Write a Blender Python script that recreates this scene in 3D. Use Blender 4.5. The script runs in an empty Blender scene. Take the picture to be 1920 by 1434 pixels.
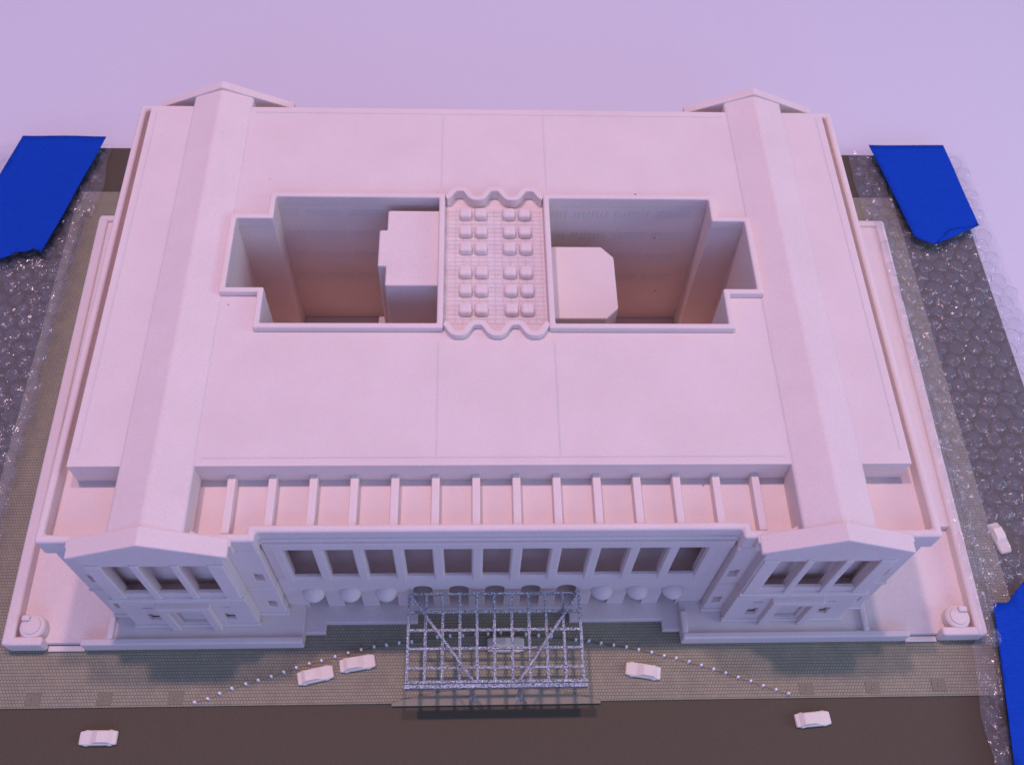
import bpy, bmesh, math, random
from mathutils import Vector, Matrix, noise
random.seed(7)
scn = bpy.context.scene
col = scn.collection
PI = math.pi

# ------------------------------------------------------------------ camera
# one unit is ten centimetres of the real table-top model
cam_d = bpy.data.cameras.new('camera'); cam = bpy.data.objects.new('camera', cam_d); col.objects.link(cam)
R_ = Vector((0.99912061, -0.02201497, 0.03568405))
U_ = Vector((0.00020899, 0.85367064, 0.52081320))
F_ = Vector((0.04192811, 0.52034775, -0.85292453))
m = Matrix((R_, U_, -F_)).transposed().to_4x4(); m.translation = Vector((-0.13264476, -1.91887434, 5.78619117))
cam.matrix_world = m
cam_d.sensor_fit = 'HORIZONTAL'; cam_d.sensor_width = 36; cam_d.lens = 1843.2307 * 36 / 1920
cam_d.clip_start = .05; cam_d.clip_end = 200
cam_d.dof.use_dof = True; cam_d.dof.focus_distance = 5.95; cam_d.dof.aperture_fstop = 1.5
scn.camera = cam

# ------------------------------------------------------------------ light
world = bpy.data.worlds.new('World'); scn.world = world; world.use_nodes = True
bg = world.node_tree.nodes['Background']
bg.inputs['Color'].default_value = (.29, .38, 1.0, 1); bg.inputs['Strength'].default_value = .50

def area(name, loc, target, size, power, colour, size_y=None):
    d = bpy.data.lights.new(name, 'AREA'); o = bpy.data.objects.new(name, d); col.objects.link(o)
    d.shape = 'RECTANGLE'; d.size = size; d.size_y = size_y or size; d.energy = power; d.color = colour
    o.location = loc
    o.rotation_euler = (Vector(target) - Vector(loc)).to_track_quat('-Z', 'Y').to_euler()
    return o
KEY = (1.0, .65, .80)
area('ceiling_lamp', (-4.0, 4.3, 20), (0, .8, 0), .75, 1400, KEY)
area('ceiling_lamp', (1.4, 4.3, 20), (0, .8, 0), .75, 1000, KEY)
area('cool_fill', (1, -14, 9), (0, 0, .5), 12, 900, (.33, .46, 1.0), 7)  # unseen cool fill added behind the camera to lighten the front walls
area('cool_fill', (17, -2, 7), (6, 7, 0), 9, 1150, (.60, .74, 1.0), 6)  # cool window daylight from the right, set further forward to spare the wrap

vs = scn.view_settings
vs.view_transform = 'Standard'; vs.look = 'None'; vs.gamma = 1; vs.exposure = .08; vs.use_curve_mapping = False
scn.render.engine = 'CYCLES'
scn.cycles.max_bounces = 12; scn.cycles.diffuse_bounces = 6; scn.cycles.transparent_max_bounces = 24

# ------------------------------------------------------------------ materials
def new_mat(name):
    mt = bpy.data.materials.new(name); mt.use_nodes = True
    nt = mt.node_tree
    return mt, nt, nt.nodes['Principled BSDF']
def N(nt, kind, **kw):
    n = nt.nodes.new(kind)
    for k, v in kw.items():
        if k in n.inputs: n.inputs[k].default_value = v
        else: setattr(n, k, v)
    return n
def ramp(nt, fac, stops):
    r = nt.nodes.new('ShaderNodeValToRGB'); e = r.color_ramp.elements
    while len(e) < len(stops): e.new(.5)
    for el, (p, c) in zip(e, stops): el.position = p; el.color = (*c, 1)
    nt.links.new(fac, r.inputs[0]); return r
def coords(nt, scale=(1, 1, 1)):
    tc = nt.nodes.new('ShaderNodeTexCoord'); mp = nt.nodes.new('ShaderNodeMapping'); mp.inputs['Scale'].default_value = scale
    nt.links.new(tc.outputs['Object'], mp.inputs[0]); return mp.outputs[0]

def make_print(name, base, sss=.35, grain=1.0):
    """white laser-sintered nylon: powdery, slightly translucent, fine layer lines"""
    mt, nt, b = new_mat(name)
    L = nt.links.new
    n1 = N(nt, 'ShaderNodeTexNoise', Scale=170.0, Detail=2.0, Roughness=.6); L(coords(nt), n1.inputs['Vector'])
    n2 = N(nt, 'ShaderNodeTexNoise', Scale=3.0, Detail=4.0, Roughness=.6); L(coords(nt), n2.inputs['Vector'])
    n3 = N(nt, 'ShaderNodeTexNoise', Scale=1.0, Detail=2.0); L(coords(nt, (1.5, 90, 90)), n3.inputs['Vector'])
    lo = tuple(c * .90 for c in base); hi = tuple(min(.93, c * 1.05) for c in base)
    r1 = ramp(nt, n1.outputs['Fac'], [(.3, lo), (.7, hi)])
    r2 = ramp(nt, n2.outputs['Fac'], [(.3, (.955, .945, .94)), (.65, (1, 1, 1))])
    mx = nt.nodes.new('ShaderNodeMix'); mx.data_type = 'RGBA'; mx.blend_type = 'MULTIPLY'; mx.inputs[0].default_value = 1
    L(r1.outputs[0], mx.inputs[6]); L(r2.outputs[0], mx.inputs[7])
    vo = N(nt, 'ShaderNodeTexVoronoi', Scale=2.6); L(coords(nt), vo.inputs['Vector'])
    r3 = ramp(nt, vo.outputs['Distance'], [(.010, (.35, .28, .25)), (.022, (1, 1, 1))])
    mx2 = nt.nodes.new('ShaderNodeMix'); mx2.data_type = 'RGBA'; mx2.blend_type = 'MULTIPLY'; mx2.inputs[0].default_value = 1
    L(mx.outputs[2], mx2.inputs[6]); L(r3.outputs[0], mx2.inputs[7])
    L(mx2.outputs[2], b.inputs['Base Color'])
    b.inputs['Roughness'].default_value = .78; b.inputs['Specular IOR Level'].default_value = .25
    if sss:
        b.subsurface_method = 'RANDOM_WALK'
        b.inputs['Subsurface Weight'].default_value = sss
        b.inputs['Subsurface Radius'].default_value = (1.0, .55, .38)
        b.inputs['Subsurface Scale'].default_value = .03
    bp = N(nt, 'ShaderNodeBump', Strength=.30 * grain, Distance=.004); L(n1.outputs['Fac'], bp.inputs['Height'])
    bp2 = N(nt, 'ShaderNodeBump', Strength=.10 * grain, Distance=.006); L(n3.outputs['Fac'], bp2.inputs['Height']); L(bp.outputs[0], bp2.inputs['Normal'])
    L(bp2.outputs[0], b.inputs['Normal'])
    return mt
WHITE = make_print('white_nylon_print', (.77, .63, .545))
CARMAT = make_print('white_resin_car', (.84, .71, .56), sss=.15, grain=1.6)

def make_simple(name, c0, c1, scale, rough=.8, bump=.1, dist=.004, detail=4, spec=.3):
    mt, nt, b = new_mat(name); L = nt.links.new
    n = N(nt, 'ShaderNodeTexNoise', Scale=scale, Detail=detail, Roughness=.65); L(coords(nt), n.inputs['Vector'])
    L(ramp(nt, n.outputs['Fac'], [(.3, c0), (.7, c1)]).outputs[0], b.inputs['Base Color'])
    b.inputs['Roughness'].default_value = rough; b.inputs['Specular IOR Level'].default_value = spec
    bp = N(nt, 'ShaderNodeBump', Strength=bump, Distance=dist); L(n.outputs['Fac'], bp.inputs['Height']); L(bp.outputs[0], b.inputs['Normal'])
    return mt
TABLE = make_simple('table_laminate', (.665, .60, .595), (.695, .63, .625), 60, .55, .04, .003)
ROAD = make_simple('road_card', (.082, .062, .036), (.112, .083, .049), 220, .85, .35, .004, 3)
BOARD = make_simple('board_edge', (.10, .085, .06), (.14, .12, .085), 60, .8)
GRATE = make_simple('tree_grate_card', (.19, .163, .10), (.235, .20, .125), 120, .85, .3)
ISLAND = make_simple('island_card', (.25, .215, .145), (.29, .25, .17), 120, .85, .2)
PEG = make_simple('bollard_resin', (.80, .78, .74), (.88, .86, .82), 90, .6)

def make_pavement():
    mt, nt, b = new_mat('engraved_pavers'); L = nt.links.new
    v = coords(nt)
    br = N(nt, 'ShaderNodeTexBrick', Scale=1.0)
    br.offset = .5; br.inputs['Brick Width'].default_value = .0182; br.inputs['Row Height'].default_value = .0190
    br.inputs['Mortar Size'].default_value = .0020; br.inputs['Mortar Smooth'].default_value = .8
    br.inputs['Color1'].default_value = (.295, .258, .165, 1); br.inputs['Color2'].default_value = (.33, .288, .185, 1)
    br.inputs['Mortar'].default_value = (.135, .118, .078, 1)
    L(v, br.inputs['Vector'])
    n = N(nt, 'ShaderNodeTexNoise', Scale=9.0, Detail=5.0); L(v, n.inputs['Vector'])
    r = ramp(nt, n.outputs['Fac'], [(.3, (.9, .9, .9)), (.7, (1.06, 1.04, 1.0))])
    mx = nt.nodes.new('ShaderNodeMix'); mx.data_type = 'RGBA'; mx.blend_type = 'MULTIPLY'; mx.inputs[0].default_value = 1
    L(br.outputs['Color'], mx.inputs[6]); L(r.outputs[0], mx.inputs[7]); L(mx.outputs[2], b.inputs['Base Color'])
    b.inputs['Roughness'].default_value = .8; b.inputs['Specular IOR Level'].default_value = .3
    bp = N(nt, 'ShaderNodeBump', Strength=.5, Distance=.004, invert=True); L(br.outputs['Fac'], bp.inputs['Height']); L(bp.outputs[0], b.inputs['Normal'])
    return mt
PAVE = make_pavement()

def make_silver():
    mt, nt, b = new_mat('silver_painted_metal'); L = nt.links.new
    n = N(nt, 'ShaderNodeTexNoise', Scale=110.0, Detail=3.0, Roughness=.7); L(coords(nt), n.inputs['Vector'])
    L(ramp(nt, n.outputs['Fac'], [(.34, (.08, .08, .09)), (.62, (.92, .88, .86))]).outputs[0], b.inputs['Base Color'])  # sparkle painted into the colour as dark and bright speckle
    b.inputs['Metallic'].default_value = .9; b.inputs['Roughness'].default_value = .36
    bp = N(nt, 'ShaderNodeBump', Strength=1.0, Distance=.012); L(n.outputs['Fac'], bp.inputs['Height']); L(bp.outputs[0], b.inputs['Normal'])
    return mt
SILVER = make_silver()

def make_tape():
    mt, nt, b = new_mat('blue_masking_tape'); L = nt.links.new
    n = N(nt, 'ShaderNodeTexNoise', Scale=1.0, Detail=4.0); L(coords(nt, (25, 160, 60)), n.inputs['Vector'])
    L(ramp(nt, n.outputs['Fac'], [(.3, (.003, .042, .33)), (.7, (.004, .056, .41))]).outputs[0], b.inputs['Base Color'])
    b.inputs['Roughness'].default_value = .75; b.inputs['Specular IOR Level'].default_value = .12
    bp = N(nt, 'ShaderNodeBump', Strength=.25, Distance=.004); L(n.outputs['Fac'], bp.inputs['Height']); L(bp.outputs[0], b.inputs['Normal'])
    return mt
TAPE = make_tape()

def make_film(name, haze, rough, bump):
    mt, nt, b = new_mat(name); L = nt.links.new; nt.nodes.remove(b)
    out = nt.nodes['Material Output']
    n = N(nt, 'ShaderNodeTexNoise', Scale=26.0, Detail=4.0, Roughness=.6, Distortion=.6); L(coords(nt), n.inputs['Vector'])
    bp = N(nt, 'ShaderNodeBump', Strength=bump, Distance=.03); L(n.outputs['Fac'], bp.inputs['Height'])
    tr = N(nt, 'ShaderNodeBsdfTransparent'); tr.inputs[0].default_value = (.985, .98, .985, 1)
    df = N(nt, 'ShaderNodeBsdfDiffuse'); df.inputs[0].default_value = (.8, .78, .8, 1); L(bp.outputs[0], df.inputs['Normal'])
    # crinkles: small flat facets, each tilted its own way, that catch the lamps as glints
    vo = N(nt, 'ShaderNodeTexVoronoi', Scale=48.0, Randomness=1.0); L(coords(nt), vo.inputs['Vector'])
    sb = N(nt, 'ShaderNodeVectorMath', operation='SUBTRACT'); sb.inputs[1].default_value = (.5, .5, .5); L(vo.outputs['Color'], sb.inputs[0])
    sc = N(nt, 'ShaderNodeVectorMath', operation='SCALE'); sc.inputs['Scale'].default_value = .55; L(sb.outputs[0], sc.inputs[0])
    ad = N(nt, 'ShaderNodeVectorMath', operation='ADD'); L(sc.outputs[0], ad.inputs[0]); L(bp.outputs[0], ad.inputs[1])
    nm = N(nt, 'ShaderNodeVectorMath', operation='NORMALIZE'); L(ad.outputs[0], nm.inputs[0])
    gl = N(nt, 'ShaderNodeBsdfGlossy'); gl.inputs['Roughness'].default_value = rough; L(nm.outputs[0], gl.inputs['Normal'])
    fr = N(nt, 'ShaderNodeFresnel', IOR=1.5); L(bp.outputs[0], fr.inputs['Normal'])
    ge = nt.nodes.new('ShaderNodeNewGeometry'); mr = nt.nodes.new('ShaderNodeMapRange')          # same reflectance from either side of the thin film
    mr.inputs['To Min'].default_value = 1.5; mr.inputs['To Max'].default_value = 1 / 1.5
    L(ge.outputs['Backfacing'], mr.inputs['Value']); L(mr.outputs[0], fr.inputs['IOR'])
    m1 = nt.nodes.new('ShaderNodeMixShader'); m1.inputs[0].default_value = haze; L(tr.outputs[0], m1.inputs[1]); L(df.outputs[0], m1.inputs[2])
    m2 = nt.nodes.new('ShaderNodeMixShader'); L(fr.outputs[0], m2.inputs[0]); L(m1.outputs[0], m2.inputs[1]); L(gl.outputs[0], m2.inputs[2])
    L(m2.outputs[0], out.inputs['Surface'])
    return mt
FILM = make_film('clear_plastic_film', .065, .11, .25)
BUBBLE = make_film('clear_bubble_plastic', .035, .11, .20)

# ------------------------------------------------------------------ mesh helpers
def tag(o, label=None, cat=None, group=None, kind=None):
    for k, v in (('label', label), ('category', cat), ('group', group), ('kind', kind)):
        if v: o[k] = v
    return o
def empty(name, loc=(0, 0, 0), rz=0):
    o = bpy.data.objects.new(name, None); col.objects.link(o); o.location = loc; o.rotation_euler.z = rz
    o.empty_display_size = .1
    return o
def obj(name, bm, mat, parent=None, bevel=0, seg=3, smooth=True):
    me = bpy.data.meshes.new(name)
    bmesh.ops.recalc_face_normals(bm, faces=bm.faces[:])
    bm.to_mesh(me); bm.free()
    me.materials.append(mat)
    o = bpy.data.objects.new(name, me); col.objects.link(o)
    if parent: o.parent = parent
    if bevel:
        md = o.modifiers.new('bevel', 'BEVEL'); md.width = bevel; md.segments = seg; md.limit_method = 'ANGLE'
        md.angle_limit = math.radians(28); md.harden_normals = True; md.use_clamp_overlap = True
        for p in me.polygons: p.use_smooth = True
    elif smooth == 'all':
        for p in me.polygons: p.use_smooth = True
    return o
def box(bm, x0, x1, y0, y1, z0, z1):
    v = [bm.verts.new(p) for p in ((x0, y0, z0), (x1, y0, z0), (x1, y1, z0), (x0, y1, z0), (x0, y0, z1), (x1, y0, z1), (x1, y1, z1), (x0, y1, z1))]
    for f in ((0, 3, 2, 1), (4, 5, 6, 7), (0, 1, 5, 4), (1, 2, 6, 5), (2, 3, 7, 6), (3, 0, 4, 7)): bm.faces.new([v[i] for i in f])
    return bm
def boxes(*bs):
    bm = bmesh.new()
    for b in bs: box(bm, *b)
    return bm
def prism(loops, a0, a1, plane='XY', bm=None):
    """polygon with holes, extruded. plane XY: along z; XZ: along y"""
    bm = bm or bmesh.new()
    P = (lambda p, a: (p[0], p[1], a)) if plane == 'XY' else (lambda p, a: (p[0], a, p[1]))
    if len(loops) == 1:
        lo = [bm.verts.new(P(p, a0)) for p in loops[0]]; hi = [bm.verts.new(P(p, a1)) for p in loops[0]]
        bm.faces.new(lo[::-1]); bm.faces.new(hi)
        for i in range(len(lo)):
            j = (i + 1) % len(lo); bm.faces.new((lo[i], lo[j], hi[j], hi[i]))
        return bm
    edges = []; rings = []
    for lp in loops:
        vs_ = [bm.verts.new(P(p, a0)) for p in lp]; rings.append(vs_)
        for i in range(len(vs_)): edges.append(bm.edges.new((vs_[i], vs_[(i + 1) % len(vs_)])))
    res = bmesh.ops.triangle_fill(bm, use_beauty=True, use_dissolve=False, edges=edges)
    faces = [g for g in res['geom'] if isinstance(g, bmesh.types.BMFace)]
    top = {}
    for vs_, lp in zip(rings, loops):
        for v, p in zip(vs_, lp): top[v] = bm.verts.new(P(p, a1))
    for f in faces: bm.faces.new([top[v] for v in reversed(f.verts)])
    for vs_ in rings:
        for i in range(len(vs_)):
            a, b = vs_[i], vs_[(i + 1) % len(vs_)]; bm.faces.new((a, b, top[b], top[a]))
    return bm
def rect(x0, x1, y0, y1): return [(x0, y0), (x1, y0), (x1, y1), (x0, y1)]
def arch(cx, w, z0, zs, n=12):
    r = w / 2
    return [(cx - r, z0), (cx + r, z0)] + [(cx + r * math.cos(PI * k / n), zs + r * math.sin(PI * k / n)) for k in range(n + 1)]
def tube(bm, pts, rad, n=8):
    rings = []
    for i, p in enumerate(pts):
        p = Vector(p); a = Vector(pts[max(i - 1, 0)]); b = Vector(pts[min(i + 1, len(pts) - 1)])
        t = (b - a).normalized(); s = t.cross(Vector((0, 0, 1)) if abs(t.z) < .9 else Vector((1, 0, 0))).normalized(); u = s.cross(t)
        rings.append([bm.verts.new(p + rad * (math.cos(2 * PI * k / n) * s + math.sin(2 * PI * k / n) * u)) for k in range(n)])
    for r0, r1 in zip(rings, rings[1:]):
        for k in range(n): bm.faces.new((r0[k], r0[(k + 1) % n], r1[(k + 1) % n], r1[k]))
    bm.faces.new(rings[0][::-1]); bm.faces.new(rings[-1])
    return bm
def lathe(bm, c, prof, n=28):
    rings = [[bm.verts.new((c[0] + r * math.cos(2 * PI * k / n), c[1] + r * math.sin(2 * PI * k / n), z)) for k in range(n)] for r, z in prof]
    for r0, r1 in zip(rings, rings[1:]):
        for k in range(n): bm.faces.new((r0[k], r0[(k + 1) % n], r1[(k + 1) % n], r1[k]))
    bm.faces.new(rings[0][::-1]); bm.faces.new(rings[-1])
    return bm

# ------------------------------------------------------------------ the setting
ZT = -.075                                                     # table top
t = obj('table', boxes((-16, 16, -8, 22, ZT - .3, ZT)), TABLE); tag(t, kind='structure')
board = obj('base_board', boxes((-3.69, 3.77, -1.9, 3.80, ZT + .0005, -.016)), BOARD, bevel=.004)
tag(board, 'flat brown base board lying on the white table under the building', 'board')
road = obj('road', boxes((-3.685, 3.765, -1.895, 3.795, -.0155, -.0115)), ROAD); tag(road, kind='structure')
pave = obj('pavement', prism([[(-3.13, -.541), (-.60, -.541), (.62, -.541), (3.21, -.541), (3.21, 3.325), (-3.13, 3.325)]], -.011, 0), PAVE); tag(pave, kind='structure')

# ------------------------------------------------------------------ the building
B = empty('station_building', (0, 1.4, 0))
tag(B, 'white 3D printed architectural model of a station with two gabled roofs and courtyards', 'building')
B_off = Vector((0, 1.4, 0))
def part(name, bm, mat=WHITE, parent=None, bevel=.010, seg=3, label=None):
    p = parent or B
    bmesh.ops.translate(bm, vec=-B_off, verts=bm.verts[:])
    o = obj(name, bm, mat, p, bevel, seg)
    if label: o['label'] = label
    return o
HR, HF, HS = 1.19, 1.10, 1.27                                  # parapet, lower roof, upper roof
XR, HE, HG = 1.7173, 1.195, 1.355                              # ridge position, eave, ridge height
# --- terrace the building stands on
XL, XL2, XRt, XR2 = -2.815, -2.875, 2.945, 3.02                # left front/back, right front/back
FY = -.215
terr = part('terrace', prism([[(XL + .03, -.185), (-1.105, -.185), (-1.105, -.142), (-.985, -.142), (-.985, -.082), (-.447, -.082), (-.447, -.006), (.457, -.006), (.457, -.082),
             (1.012, -.082), (1.012, -.146), (1.122, -.146), (1.122, -.185), (XRt - .03, -.185), (XR2 - .03, 2.96), (XL2 + .03, 2.96)]], .001, .05), bevel=.006)
def quad(x0, x1, x2, x3, y0, y1, z0, z1): return prism([[(x0, y0), (x1, y0), (x2, y1), (x3, y1)]], z0, z1)
def lerp(a, b, y): return a + (b - a) * (y - FY) / (2.98 - FY)
def xl(y): return lerp(XL, XL2, y)
def xr(y): return lerp(XRt, XR2, y)
part('courtyard_wall', quad(xl(FY), xl(FY) + .07, xl(2.98) + .07, xl(2.98), FY, 2.98, .002, .125), parent=terr, bevel=.018)
part('courtyard_wall', quad(xr(FY) - .07, xr(FY), xr(2.98), xr(2.98) - .07, FY, 2.98, .002, .125), parent=terr, bevel=.018)
part('courtyard_wall', boxes((XL + .01, -2.588, FY - .003, FY + .05, .002, .122)), parent=terr, bevel=.016)
part('courtyard_wall', boxes((2.674, XRt - .01, FY - .003, FY + .05, .002, .122)), parent=terr, bevel=.016)
part('courtyard_wall', boxes((XL2 + .01, -2.1, 2.93, 2.983, .002, .128)), parent=terr, bevel=.014)
part('courtyard_wall', boxes((2.1, XR2 - .01, 2.93, 2.983, .002, .128)), parent=terr, bevel=.014)
part('threshold', boxes((-2.587, -2.376, FY - .008, -.19, .003, .016)), parent=terr, bevel=.004)
part('threshold', boxes((2.479, 2.673, FY - .008, -.19, .003, .016)), parent=terr, bevel=.004)
part('side_terrace', quad(xl(.48) + .05, -2.15, -2.15, xl(2.95) + .05, .48, 2.95, .01, .105), parent=terr, bevel=.008)
part('side_terrace', quad(2.15, xr(.48) - .05, xr(2.95) - .05, 2.15, .48, 2.95, .01, .105), parent=terr, bevel=.008)
for s, x0, x1 in ((-1, -2.375, -1.107), (1, 1.117, 2.478)):
    part('plinth', boxes((max(x0, -2.2) if s < 0 else x0, x1 if s < 0 else min(x1, 2.22), -.195, .25, .004, .088)), parent=terr, bevel=.006)
    part('plinth_rim', boxes((x0, x1, FY - .004, FY + .037, .003, .112)), parent=terr, bevel=.012)
    xs = -2.215 if s < 0 else 2.22
    part('plinth_rim', boxes((xs - .018, xs + .018, FY + .03, .02, .006, .112)), parent=terr, bevel=.010)
    if s > 0: part('plinth_rim', boxes((1.115, 1.152, FY + .03, -.045, .006, .110)), parent=terr, bevel=.010)
# little round kiosks in the front corners of the courtyards
for x in (-2.662, 2.79):
    bm = lathe(bmesh.new(), (x, -.105), [(.070, .04), (.074, .06), (.074, .108), (.066, .120), (.052, .124), (.050, .134), (.026, .137)])
    k = part('kiosk', bm, bevel=0); [setattr(p, 'use_smooth', False) for p in k.data.polygons]
    part('kiosk_cap', boxes((x - .002, x + .048, -.085, -.052, .12, .160)) if x > 0 else boxes((x - .055, x - .010, -.082, -.050, .12, .156)), parent=k, bevel=.008)

# --- main block with the two light courts cut through, bridge between them
def wave(x, yc, amp, sgn): return yc + sgn * amp * math.sin(PI / 2 * math.cos(2 * PI * (x - .011) / .2105))
BX0, BX1 = -.317, .335
def wx(n=48): return [BX0 + (BX1 - BX0) * i / n for i in range(n + 1)]
YF, YB, YT0, YT1 = 1.195, 2.118, 1.437, 1.948
hole = [(-1.297, YF)] + [(BX0, YF)] + [(x, wave(x, 1.168, .036, -1)) for x in wx()] + [(BX1, YF), (1.315, YF), (1.315, YT0), (1.512, YT0), (1.512, YT1), (1.315, YT1), (1.315, YB), (BX1, YB)] \
     + [(x, wave(x, 2.150, .036, 1)) for x in reversed(wx())] + [(BX0, YB), (-1.297, YB), (-1.297, YT1), (-1.512, YT1), (-1.512, YT0), (-1.297, YT0)]
slab = part('roof_slab', prism([rect(-2.165, 2.165, .342, 2.905), hole], .06, HS), bevel=.016)
part('court_floor', boxes((-1.6, 1.6, 1.05, 2.25, .004, .056)), bevel=0)
bridge = part('bridge', boxes((BX0, BX1, 1.06, 2.26, .05, 1.238)), bevel=.004)
def court_rim(s):
    x0, x1 = (BX0, -1.297) if s < 0 else (BX1, 1.315)
    e = .004; th = .031
    xt = s * 1.512
    inner = [(x0 + s * e, YF + e), (x1 - s * e, YF + e), (x1 - s * e, YT0 + e), (xt - s * e, YT0 + e), (xt - s * e, YT1 - e), (x1 - s * e, YT1 - e), (x1 - s * e, YB - e), (x0 + s * e, YB - e)]
    o = [(x0 - s * th, YF - th), (x1 + s * th, YF - th), (x1 + s * th, YT0 - th), (xt + s * th, YT0 - th), (xt + s * th, YT1 + th), (x1 + s * th, YT1 + th), (x1 + s * th, YB + th), (x0 - s * th, YB + th)]
    return part('court_parapet', prism([o, inner], 1.228, 1.312), bevel=.011)
court_rim(-1); court_rim(1)
for yc, sg in ((1.168, -1), (2.150, 1)):
    xs_ = [-.280 + (.302 + .280) * i / 56 for i in range(57)]
    th = .017; a = []; b = []
    for x in xs_:
        y = wave(x, yc, .036, sg); dy = (wave(x + .001, yc, .036, sg) - y) / .001; nl = math.hypot(1, dy)
        a.append((x - dy / nl * th, y + th / nl)); b.append((x + dy / nl * th, y - th / nl))
    part('wavy_parapet', prism([b + a[::-1]], 1.225, 1.312), bevel=.010)
# skylight cubes on the bridge
sk = None
for x in (-.163, -.071, .096, .190):
    for y in (2.025, 1.889, 1.763, 1.587, 1.457, 1.322):
        if sk is None:
            sk = obj('skylight', boxes((-.038, .038, -.036, .036, -.03, .044)), WHITE, B, .019, 4)
            c = sk
        else:
            c = sk.copy(); col.objects.link(c)
        c.parent = B; c.location = Vector((x + random.uniform(-.002, .002), y + .004, 1.24)) - B_off
# thin engraved panel joints on the bridge deck
for i in range(27): 
    y = 1.24 + i * .0315
    part('deck_joint', boxes((-.276, .300, y, y + .004, 1.2374, 1.2386)), bevel=0)
for i in range(13):
    x = -.27 + i * .046
    part('deck_joint', boxes((x, x + .004, 1.24, 2.08, 1.2373, 1.2385)), bevel=0)
# faint panel seams left by the print on the roof slab
for b_ in ((-.312, -.306, .40, 1.09), (.330, .336, .40, 1.09), (-.312, -.306, 2.23, 2.84), (.330, .336, 2.23, 2.84), (-1.50, 1.50, .385, .390), (-1.50, 1.50, 2.855, 2.860), (-2.125, -2.120, .42, 2.86), (2.120, 2.125, .42, 2.86)):
    part('roof_seam', boxes((*b_, HS - .004, HS + .0016)), bevel=0)
# blocks inside the courts
part('stair_tower', prism([[(-.30, 1.492), (-.624, 1.492), (-.624, 1.632), (-.672, 1.632), (-.672, 1.902), (-.627, 1.902), (-.627, 2.053), (-.30, 2.053)]], .055, 1.262), bevel=.012)
part('court_annex', prism([[(.32, 1.378), (.664, 1.378), (.737, 1.452), (.737, 1.832), (.664, 1.915), (.32, 1.915)]], .055, 1.10), bevel=.010)
part('court_annex', boxes((-.73, -.60, 1.52, 1.80, .055, .52)), bevel=.008)
# shallow window recesses in rows on the back walls of the courts
wr = bmesh.new()
for x0, x1 in ((-1.27, -.36), (.37, 1.28)):
    for zr in (1.13, .93, .72, .50):
        n = int((x1 - x0) / .028)
        for k in range(n):
            if k % 9 in (4,): continue
            x = x0 + k * .028; box(wr, x, x + .013, YB - .0018, YB + .002, zr, zr + .06)
part('window_ribs', wr, bevel=0)['kind'] = 'stuff'

# --- lower roof, outer wall and parapet
def outline(e, yf, yc, yb, xc=1.205):
    return [(-2.2145 - e, yf), (-xc - 0, yf), (-xc, yc), (xc + .045, yc), (xc + .045, yf), (2.2145 + e, yf), (2.2145 + e, yb), (-2.2145 - e, yb)]
core_hole = rect(-2.15, 2.15, .36, 2.88)
part('outer_wall', prism([[(-2.2145, .305), (2.2145, .305), (2.2145, 2.955), (-2.2145, 2.955)], core_hole], .02, 1.045), bevel=.006)
part('lower_roof', prism([outline(.022, -.02, .03, 2.965, 1.222), core_hole], 1.05, HF), bevel=.003)
ring_o = outline(.0605, -.032, .016, 3.005); ring_i = outline(-.014, .022, .058, 2.955, 1.152)
ring_i = [(-2.233, .014), (-1.248, .014), (-1.248, .058), (1.293, .058), (1.293, .014), (2.233, .014), (2.233, 2.957), (-2.233, 2.957)]
part('parapet', prism([ring_o, ring_i], 1.035, HR), bevel=.018)
part('cornice_band', prism([[(-1.19, .004), (1.235, .004), (1.235, .05), (-1.19, .05)]], 1.085, 1.108), bevel=.005)
# --- the two gabled roofs with their pediments
def gable(cx, hw, y0, y1, zlow, parent=None, name='gable_roof', bev=.010):
    ze = HS + .001
    return part(name, prism([[(cx - hw, zlow), (cx + hw, zlow), (cx + hw, ze), (cx, HG - .018), (cx - hw, ze)]], y0, y1, 'XZ'), bevel=bev, parent=parent)
for s in (-1, 1):
    g = gable(s * XR, .188, -.09, 3.03, 1.09, bev=.016)
    # front pediment: a wider gable slice with a raking eave, and its triangular face set back
    sl = (HG - HE) / .39
    cx = s * XR
    part('pediment_roof', prism([[(cx - .392, HE - .032), (cx, HG - .036), (cx + .392, HE - .032), (cx + .392, HE), (cx, HG + .003), (cx - .392, HE)]], -.119, -.018, 'XZ'), parent=g, bevel=.008)
    # back gable parapet
    part('back_gable', prism([[(cx - .43, 1.10), (cx + .43, 1.10), (cx + .43, HE - .012), (cx, HG + .004), (cx - .43, HE - .012)]], 2.985, 3.045, 'XZ'), parent=g, bevel=.008)
    # swept fillets where the pediment meets the parapet
    for q in (-1, 1):
        bm = bmesh.new(); x0 = cx + q * .18; x1 = cx + q * .40; n = 10
        pts = []
        for i in range(n + 1):
            t_ = i / n; x = x0 + (x1 - x0) * t_
            pts.append((x, -.02 + .055 * (1 - t_) ** 2.2))
        loop = [(x0, -.06)] + pts + [(x1, -.06)]
        part('roof_fillet', prism([loop if q > 0 else loop[::-1]], 1.08, HE - .004), parent=g, bevel=.004)

# --- front beams over the sunken terrace
bm0 = None
for i in range(14):
    x = (i - 6.5) * .2094
    if bm0 is None:
        bm0 = c = obj('roof_beam', boxes((-.021, .021, .020, .36, 1.08, 1.165)), WHITE, B, .006, 2)
    else:
        c = bm0.copy(); col.objects.link(c); c.parent = B
    c.location = Vector((x, 0, 0)) - B_off

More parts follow.
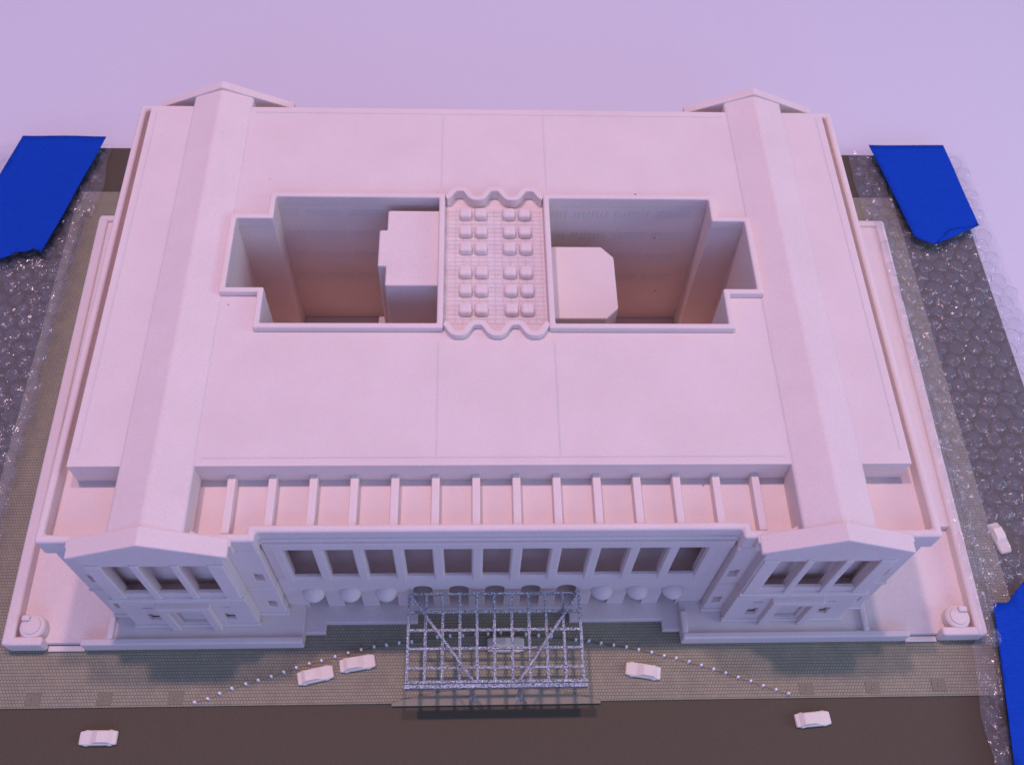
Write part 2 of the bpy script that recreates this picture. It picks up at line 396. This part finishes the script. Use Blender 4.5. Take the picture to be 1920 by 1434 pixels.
# --- central facade: eleven tall openings above, eleven doorways below
PX = .2075
cx_ = [(i - 5) * PX + .006 for i in range(11)]
FYc = .018
holes = [rect(c - .0735, c + .0735, .545, .952) for c in cx_]
edge = [(-1.208, .0505)]
for ci, c in enumerate(cx_):
    if ci not in range(3, 8):
        edge += [(c - .055, .0505), (c - .055, .305), (c + .055, .305), (c + .055, .0505)]; continue
    edge += [(c - .055, .0505)] + [(c - .055 * math.cos(PI * k / 14), .330 + .055 * math.sin(PI * k / 14)) for k in range(15)] + [(c + .055, .0505)]
edge += [(1.252, .0505), (1.252, 1.048), (-1.208, 1.048)]
fac = part('front_facade', prism([edge] + holes, FYc, FYc + .022, 'XZ'), bevel=.004)
part('facade_core', boxes((-1.24, 1.28, .215, .31, .03, 1.046)), parent=fac, bevel=0)
part('light_stop_slab', boxes((-1.206, 1.250, FYc + .015, .22, .405, .45)), parent=fac, bevel=0)  # slab added to keep light from the upper openings off the doorways
part('entablature', boxes((-1.2, 1.244, .003, .03, .975, 1.05)), parent=fac, bevel=.006)
part('sill_course', boxes((-1.2, 1.244, .012, .03, .495, .535)), parent=fac, bevel=.006)
for i in range(12):
    x = (i - 5.5) * PX + .006
    part('column', boxes((x - .026, x + .026, .006, .075, .50, .99)), parent=fac, bevel=.008)
for i in (0, 1, 2, 8, 9, 10):
    # quarter-sphere hood over the side doorways
    bm = bmesh.new(); r = .066; c = cx_[i]; nu, nv = 20, 10
    g_ = [[bm.verts.new((c - r * math.cos(PI * u / nu) * math.cos(PI / 2 * v / nv), FYc + .004 - r * 1.02 * math.sin(PI * u / nu) * math.cos(PI / 2 * v / nv), .296 + r * math.sin(PI / 2 * v / nv))) for u in range(nu + 1)] for v in range(nv)]
    tp = bm.verts.new((c, FYc + .004, .296 + r))
    for v in range(nv - 1):
        for u in range(nu): bm.faces.new((g_[v][u], g_[v][u + 1], g_[v + 1][u + 1], g_[v + 1][u]))
    for u in range(nu): bm.faces.new((g_[-1][u], g_[-1][u + 1], tp))
    bm.faces.new(g_[0][::-1])
    bm.faces.new([g_[v][0] for v in range(nv)] + [tp] + [g_[v][nu] for v in reversed(range(nv))])
    h = part('door_hood', bm, parent=fac, bevel=0)
    for p in h.data.polygons: p.use_smooth = len(p.vertices) < 5

# --- corner pavilions and the wings behind them
for s in (-1, 1):
    cx = s * XR
    WY = -.036
    # wing wall with small windows
    xa, xb = (1.207 if s < 0 else 1.252), 2.2125
    X0, X1 = (-xb, -xa) if s < 0 else (xa, xb)
    wins = []
    for xc in (s * 2.137, s * (1.268 if s < 0 else 1.305)):
        for z0, z1 in ((.635, .745), (.205, .312)): wins.append(rect(xc - .026, xc + .026, z0, z1))
    w = part('wing', prism([rect(X0, X1, .05, 1.046)] + wins + [rect(cx - .30, cx + .30, .53, 1.03)], WY, WY + .035, 'XZ'), bevel=.006)
    part('wing_core', boxes((X0 + .002, X1 - .002, WY + .0345, .32, .05, 1.044)), parent=w, bevel=0)
    part('string_course', boxes((X0 - .006, X1 + .006, WY - .007, WY + .02, .515, .535)), parent=w, bevel=.004)
    part('wing_footing', boxes((X0 - .01, X1 + .01, WY - .014, WY + .03, .06, .118)), parent=w, bevel=.005)
    # pavilion
    PYf = -.102; hw = .353
    ops = [rect(cx + d - .079, cx + d + .079, .640, 1.035) for d in (-.203, 0, .203)]
    low = [rect(cx + d - .030, cx + d + .030, .185, .300) for d in (-.212, .212)] + [rect(cx + d - .026, cx + d + .026, .385, .405) for d in (-.212, .212)] + [rect(cx - .078, cx + .078, .125, .345)]
    pv = part('pavilion', prism([[(cx - hw, .07), (cx + hw, .07), (cx + hw, HE - .045), (cx, HG - .045), (cx - hw, HE - .045)]] + ops + low, PYf, PYf + .024, 'XZ'), bevel=.004)
    part('pavilion_side', boxes((cx - hw + .001, cx - hw + .035, PYf + .023, .0, .07, 1.15)), parent=pv, bevel=.004)
    part('pavilion_side', boxes((cx + hw - .035, cx + hw - .001, PYf + .023, .0, .07, 1.15)), parent=pv, bevel=.004)
    part('loggia_floor', boxes((cx - hw + .03, cx + hw - .03, PYf + .020, WY + .002, .47, .528)), parent=pv, bevel=0)
    part('balcony', boxes((cx - hw - .012, cx + hw + .012, PYf - .022, PYf + .01, .545, .585)), parent=pv, bevel=.006)
    part('pavilion_footing', boxes((cx - hw - .010, cx + hw + .010, PYf - .012, PYf + .01, .07, .118)), parent=pv, bevel=.005)
    part('door_lintel', boxes((cx - .15, cx + .15, PYf - .036, PYf + .01, .425, .475)), parent=pv, bevel=.006)
    for d in (-.118, .118):
        part('pilaster', boxes((cx + d - .026, cx + d + .026, PYf - .032, PYf + .01, .085, .43)), parent=pv, bevel=.006)
    for d in (-.305, -.1015, .1015, .305):
        part('pier', boxes((cx + d - .021 - (.02 if abs(d) > .2 else 0), cx + d + .021 + (.02 if abs(d) > .2 else 0), PYf - .012, PYf + .05, .58, 1.06)), parent=pv, bevel=.007)
    part('lower_core', boxes((cx - hw + .03, cx + hw - .03, PYf + .031, WY + .01, .08, .465)), parent=pv, bevel=0)
    part('door_leaf', boxes((cx - .09, cx + .09, PYf + .0245, PYf + .030, .09, .40)), parent=pv, bevel=0)

# ------------------------------------------------------------------ entrance canopy
CN = empty('entrance_canopy', (0, -.26, 0))
tag(CN, 'silver metal lattice canopy on two posts in front of the central doorways', 'canopy')
ZC = .33
def cpart(name, bm, parent=None, bevel=.003):
    bmesh.ops.translate(bm, vec=(0, .26, 0), verts=bm.verts[:]); return obj(name, bm, SILVER, parent or CN, bevel, 2)
lx = [-.484, -.387, -.291, -.194, -.097, .001, .099, .197, .295, .393, .490]
rows = [-.011, -.118, -.222, -.326, -.434]
for x in lx:
    cpart('rafter', boxes((x - .0085, x + .0085, -.515, -.004, ZC - .012, ZC + .006)))
for y in rows:
    cpart('purlin', boxes((lx[0] - .009, lx[-1] + .009, y - .0075, y + .0075, ZC - .010, ZC + .0085)))
fb = cpart('front_beam', boxes((lx[0] - .012, lx[-1] + .020, -.545, -.523, ZC - .035, ZC + .012)))
cpart('front_beam', boxes((lx[0] - .010, lx[-1] + .024, -.519, -.503, ZC - .030, ZC + .0115)))
for x0, x1 in ((-.478, -.122), (.484, .138)):
    cpart('tie_rod', tube(bmesh.new(), [(x0, -.018, ZC + .020), (x1, -.505, ZC + .020)], .0085, 8), bevel=0)
for x in (-.122, .145):
    p_ = cpart('post', tube(bmesh.new(), [(x, -.515, -.0005), (x, -.515, ZC - .02)], .012, 12), bevel=0)
    cpart('post_base', lathe(bmesh.new(), (x, -.515), [(.024, .0008), (.024, .008), (.013, .014)], 16), parent=p_, bevel=0)

# lens-shaped island under the canopy's front edge
il = []
for i in range(41):
    x = -.585 + 1.2 * i / 40; t_ = (x - .015) / .6; il.append((x, -.541 + .078 * (1 - t_ * t_)))
isl = obj('traffic_island', prism([[(.615, -.558), (-.585, -.558)][::-1] + il[::-1]], .0006, .010), ISLAND)
tag(isl, 'thin pale lens-shaped kerb island under the canopy front posts', 'kerb')

# ------------------------------------------------------------------ tree grates
gr = None
for x, y, lab in ((-2.612, -.492, 'tan square tree grate at the far left end of the pavement'), (-2.213, -.495, 'tan square tree grate, middle one left of the canopy'), (-1.812, -.497, 'tan square tree grate left of the canopy, beside the first bollard'),
                  (1.833, -.488, 'tan square tree grate right of the canopy, beside the last bollard'), (2.227, -.487, 'tan square tree grate, middle one right of the canopy'), (2.626, -.478, 'tan square tree grate nearest the bubble wrap on the right')):
    g = empty('tree_grate', (x, y, 0)); tag(g, lab, 'grate', 'tree grates along the kerb')
    if gr is None:
        bm = prism([rect(-.041, .041, -.034, .034), rect(-.0085, .0085, -.0085, .0085)], .0006, .0032)
        p1 = obj('plate', bm, GRATE, g); p2 = obj('socket', lathe(bmesh.new(), (0, 0), [(.0075, .0004), (.0075, .0048), (.005, .006)], 12), ISLAND, g); gr = (p1, p2)
    else:
        for p in gr: c = p.copy(); col.objects.link(c); c.parent = g

# ------------------------------------------------------------------ bollards
BP = [(-1.698, -.524), (-1.626, -.504), (-1.564, -.475), (-1.498, -.449), (-1.423, -.423), (-1.355, -.403), (-1.284, -.382), (-1.213, -.359), (-1.142, -.335), (-1.07, -.314), (-1.001, -.297), (-.925, -.273), (-.849, -.252), (-.776, -.234), (-.702, -.216), (-.628, -.207), (-.556, -.195), (-.481, -.19), (-.406, -.178), (-.331, -.163), (-.255, -.157), (-.179, -.155), (-.105, -.150), (-.03, -.147), (.043, -.144), (.119, -.147), (.195, -.152), (.271, -.16), (.347, -.167), (.42, -.177), (.492, -.188), (.568, -.195), (.641, -.209), (.716, -.222), (.791, -.236), (.863, -.253), (.938, -.27), (1.009, -.289), (1.08, -.306), (1.151, -.329), (1.224, -.349), (1.294, -.374), (1.364, -.394), (1.433, -.42), (1.505, -.445), (1.571, -.471), (1.646, -.496), (1.714, -.519)]
ORD = ['first', 'second', 'third', 'fourth', 'fifth', 'sixth', 'seventh', 'eighth', 'ninth', 'tenth', 'eleventh', 'twelfth', 'thirteenth', 'fourteenth', 'fifteenth', 'sixteenth', 'seventeenth', 'eighteenth', 'nineteenth', 'twentieth', 'twenty-first', 'twenty-second', 'twenty-third', 'twenty-fourth']
bol = None
for i, (x, y) in enumerate(BP):
    if bol is None:
        bol = c = obj('bollard', lathe(bmesh.new(), (0, 0), [(.0080, .0006), (.0080, .026), (.0068, .031), (.0035, .0335)], 12), PEG)
    else:
        c = bol.copy(); col.objects.link(c)
    c.location = (x, y, 0); c.rotation_euler = (random.uniform(-.06, .06), random.uniform(-.06, .06), 0); c.scale = (1, 1, random.uniform(.9, 1.1))
    k = i if i < 24 else 47 - i
    tag(c, 'small white bollard peg, %s from the %s end of the curved row' % (ORD[k], 'left' if i < 24 else 'right'), 'bollard', 'bollards in a curved row before the entrance')
# engraved line the bollards stand on
ln = prism([[(x, y - .0012) for x, y in BP] + [(x, y + .0012) for x, y in reversed(BP)]], .0003, .0012)
lo = obj('pavement_line', ln, BOARD); tag(lo, kind='structure')

# ------------------------------------------------------------------ cars
def car_body():
    # lengthwise sections: x, half width, belt height
    bm = bmesh.new()
    S = [(-.103, .030, .020), (-.099, .036, .027), (-.070, .0395, .032), (-.02, .0405, .034), (.04, .0405, .033), (.080, .039, .030), (.099, .035, .026), (.104, .028, .019)]
    rings = []
    for x, w, h in S:
        rings.append([bm.verts.new(p) for p in ((x, -w, .008), (x, -w * 1.02, .018), (x, -w * .96, h - .003), (x, -w * .82, h), (x, w * .82, h), (x, w * .96, h - .003), (x, w * 1.02, .018), (x, w, .008))])
    for a, b in zip(rings, rings[1:]):
        for k in range(8): bm.faces.new((a[k], a[(k + 1) % 8], b[(k + 1) % 8], b[k]))
    bm.faces.new(rings[0][::-1]); bm.faces.new(rings[-1])
    return bm
def car_cabin():
    bm = bmesh.new()
    S = [(-.080, .035, .0300), (-.056, .0300, .0520), (.000, .0295, .0530), (.040, .0350, .0305)]
    rings = [[bm.verts.new(p) for p in ((x, -.0365, .030), (x, -w, h), (x, w, h), (x, .0365, .030))] for x, w, h in S]
    for a, b in zip(rings, rings[1:]):
        for k in range(4): bm.faces.new((a[k], a[(k + 1) % 4], b[(k + 1) % 4], b[k]))
    bm.faces.new(rings[0][::-1]); bm.faces.new(rings[-1])
    return bm
def car_wheel():
    bm = bmesh.new(); n = 14
    r0 = [bm.verts.new((.0135 * math.cos(2 * PI * k / n), -.004, .0135 * math.sin(2 * PI * k / n))) for k in range(n)]
    r1 = [bm.verts.new((.0135 * math.cos(2 * PI * k / n), .004, .0135 * math.sin(2 * PI * k / n))) for k in range(n)]
    for k in range(n): bm.faces.new((r0[k], r0[(k + 1) % n], r1[(k + 1) % n], r1[k]))
    bm.faces.new(r0[::-1]); bm.faces.new(r1); return bm
proto = None
CARS = [(-2.204, -.708, -.0115, PI + .0, 1.0, 'white model car alone on the road at the left', 'road'),
        (-1.030, -.380, 0, .215, 1.0, 'white model car left of the canopy, nearer the road of the pair', ''),
        (-.793, -.315, 0, .16, 1.0, 'white model car left of the canopy, closest to the lattice', ''),
        (.877, -.379, 0, PI - .17, 1.0, 'white model car on the pavement right of the canopy', ''),
        (1.836, -.664, -.0115, .075, 1.0, 'white model car alone on the road at the right', ''),
        (.074, -.215, 0, 0, 1.05, 'white model car standing in shade beneath the lattice canopy', ''),
        (3.250, .440, -.0115, -PI / 2 + .2, 1.0, 'white model car lying under the clear bubble wrap', '')]
for x, y, z, rz, sc, lab, _ in CARS:
    t_ = empty('model_car', (x, y, z), rz); t_.scale = (sc, sc, sc)
    tag(t_, lab, 'car', 'white model cars around the station')
    if proto is None:
        b_ = obj('body', car_body(), CARMAT, t_, .004, 2); c_ = obj('cabin', car_cabin(), CARMAT, t_, .004, 2)
        w_ = obj('wheel', car_wheel(), CARMAT, t_); proto = (b_, c_, w_); w_.location = (-.064, -.0375, .0136)
    else:
        for p in proto:
            c = p.copy(); col.objects.link(c); c.parent = t_
    for wxp, wyp in ((-.064, .0375), (.064, -.0375), (.064, .0375)):
        c = proto[2].copy(); col.objects.link(c); c.parent = t_; c.location = (wxp, wyp, .0136)

# ------------------------------------------------------------------ bubble wrap
def ground_z(x, y):
    """height the film lies at: over the terrace edge, the pavement, the board, then drooping to the table"""
    if -2.85 < x < 2.98 and -.25 < y < 3.0: return .15
    if -3.13 < x < 3.21 and -.54 < y < 3.33: return .03 + .12 * max(0, 1 - (abs(x) - 2.95) / .10) if -.25 < y < 3.0 else .02
    if -3.69 < x < 3.77 and y < 3.80: return .012
    return max(ZT + .012, .012 - .20 * max(abs(x) - 3.72, 0))
def film_z(x, y, seed=0.):
    z_ = ground_z(x, y)
    n = noise.noise(Vector((x * 2.2, y * 2.2, seed))) * .5 + noise.noise(Vector((x * 6, y * 6, seed + 5))) * .22 + noise.noise(Vector((x * 15, y * 15, seed + 9))) * .10
    return z_ + .026 + .040 * n
def bubble_variants():
    out = []
    for s in range(6):
        bm = bmesh.new(); nu, nv = 22, 7; r = .056
        rings = []
        for v in range(nv):
            ph = PI / 2 * v / nv; ring = []
            for u in range(nu):
                th = 2 * PI * u / nu
                d = Vector((math.cos(th) * math.cos(ph), math.sin(th) * math.cos(ph), math.sin(ph)))
                q = 1 + .16 * noise.noise(d * 2.0 + Vector((s * 7.1, 0, 0))) + .07 * noise.noise(d * 5 + Vector((0, s * 3.3, 0)))
                ring.append(bm.verts.new((d.x * r * q, d.y * r * q, d.z ** .8 * r * .50 * q)))
            rings.append(ring)
        tp = bm.verts.new((0, 0, r * .49))
        for a, b in zip(rings, rings[1:]):
            for k in range(nu): bm.faces.new((a[k], a[(k + 1) % nu], b[(k + 1) % nu], b[k]))
        for k in range(nu): bm.faces.new((rings[-1][k], rings[-1][(k + 1) % nu], tp))
        me = bpy.data.meshes.new('bubble'); bm.to_mesh(me); bm.free(); me.materials.append(BUBBLE)
        for p in me.polygons: p.use_smooth = True
        out.append(me)
    return out
BV = bubble_variants()
def wrap(name, label, xa, xb, y0, y1, seed, skip):
    """film sheet between curves xa(y) and xb(y); bubbles are parts"""
    root = empty(name, ((xa(1) + xb(1)) / 2, (y0 + y1) / 2, 0)); off = root.location.copy()
    tag(root, label, 'bubble wrap', 'bubble wrap strips beside the building')
    bm = bmesh.new(); ny = int((y1 - y0) / .024); nx = 44; g = []
    for j in range(ny + 1):
        y = y0 + (y1 - y0) * j / ny; row = []
        a = xa(y) + .012 * noise.noise(Vector((y * 5, seed, 0))); b = xb(y) + .03 * noise.noise(Vector((y * 4, seed, 3)))
        for i in range(nx + 1):
            x = a + (b - a) * i / nx; row.append(bm.verts.new(Vector((x, y, film_z(x, y, seed))) - off))
        g.append(row)
    for j in range(ny):
        for i in range(nx): bm.faces.new((g[j][i], g[j][i + 1], g[j + 1][i + 1], g[j + 1][i]))
    f = obj('film', bm, FILM, root, 0, smooth='all')
    if f.data.polygons[0].normal.z < 0: f.data.flip_normals()
    p = .122; j = 0; y = y0 + .05; n = 0
    while y < y1 - .04:
        a, b = xa(y) + .07, xb(y) - .05; x = a + (p / 2 if j % 2 else 0)
        while x < b and n < 300:
            if not skip(x, y):
                o = bpy.data.objects.new('bubble', random.choice(BV)); col.objects.link(o); o.parent = root
                px, py = x + random.uniform(-.008, .008), y + random.uniform(-.008, .008)
                o.location = Vector((px, py, film_z(px, py, seed) - .004)) - off
                o.rotation_euler = (random.uniform(-.22, .22), random.uniform(-.22, .22), random.uniform(0, 2 * PI))
                sc = random.uniform(.9, 1.08); o.scale = (sc, sc, sc * random.uniform(.7, 1.15)); n += 1
            x += p
        y += p * .87; j += 1
    return root
wrap('bubble_wrap', 'clear bubble wrap strip on the left side of the building', lambda y: -4.15 + .1 * (y < 0), lambda y: -2.965 + .012 * (y - 1.5), -.1, 3.79, 1.7,
     lambda x, y: x < -3.75 - .1 * (y < 2.5) or (x < -3.35 and y < 1.6) or (x < -3.2 and y < .7))
wrap('bubble_wrap', 'clear bubble wrap strip on the right side of the building', lambda y: 2.90 + .012 * (y - 1.5) - (.06 * min(1, max(0, -.15 - y) / .5)), lambda y: 3.93 - .03 * (y - 3) , -1.15, 3.80, 8.2,
     lambda x, y: (x > 3.55 and y < .5) or (x > 2.97 and y < .10) or math.hypot(x - 3.25, (y - .44) * .7) < .10)

# ------------------------------------------------------------------ blue masking tape
def tape(label, outline_, zfun):
    bm = bmesh.new()
    vs_ = [bm.verts.new((x, y, 0)) for x, y in outline_]
    bm.faces.new(vs_)
    bmesh.ops.triangulate(bm, faces=bm.faces[:])
    for k in range(4): 
        bmesh.ops.subdivide_edges(bm, edges=[e for e in bm.edges if e.calc_length() > .09], cuts=1, use_grid_fill=False); bmesh.ops.triangulate(bm, faces=bm.faces[:])
    for v in bm.verts: v.co.z = zfun(v.co.x, v.co.y)
    r = bmesh.ops.solidify(bm, geom=bm.faces[:], thickness=.004)
    o = obj('masking_tape', bm, TAPE, None, 0, smooth='all'); tag(o, label, 'tape', 'blue masking tape pieces')
    return o
def torn(p, q, n, amp, seed):
    rnd = random.Random(seed); out = []
    for i in range(1, n):
        t_ = i / n; dx, dy = q[0] - p[0], q[1] - p[1]; L_ = math.hypot(dx, dy); k = rnd.uniform(-amp, amp)
        out.append((p[0] + dx * t_ - dy / L_ * k, p[1] + dy * t_ + dx / L_ * k))
    return out
def tz(x, y):
    zz = .110 + .010 * noise.noise(Vector((x * 2.5, y * 2.5, 4)))
    return zz
T1 = [(-3.625, 3.80), (-2.985, 3.80)] + [(-3.225, 2.645)] + torn((-3.225, 2.645), (-3.285, 2.675), 3, .006, 1) + [(-3.285, 2.675)] + torn((-3.285, 2.675), (-3.54, 2.575), 8, .010, 2) + [(-3.54, 2.575), (-3.86, 2.50)]
tape('blue masking tape over the back left corner of the board', T1[::-1], tz)
T2 = [(3.085, 3.795), (3.695, 3.795), (3.765, 2.955)] + torn((3.765, 2.955), (3.53, 2.915), 9, .008, 3) + [(3.53, 2.915)] + torn((3.53, 2.915), (3.40, 2.775), 6, .012, 4) + [(3.375, 2.762)] + torn((3.375, 2.762), (3.235, 2.84), 6, .008, 5) + [(3.235, 2.84)]
tape('blue masking tape over the back right corner of the board', T2[::-1], tz)
T3 = [(3.035, -.022)] + torn((3.035, -.022), (3.12, -.018), 4, .004, 6) + [(3.12, -.018)] + torn((3.12, -.018), (3.235, .095), 8, .010, 7) + [(3.235, .095)] + torn((3.235, .095), (3.60, .17), 10, .010, 8) + [(3.60, .17), (3.55, -1.4), (2.80, -1.4), (2.895, -.94)]
tape('blue masking tape at the lower right corner over the bubble wrap', T3[::-1], tz)
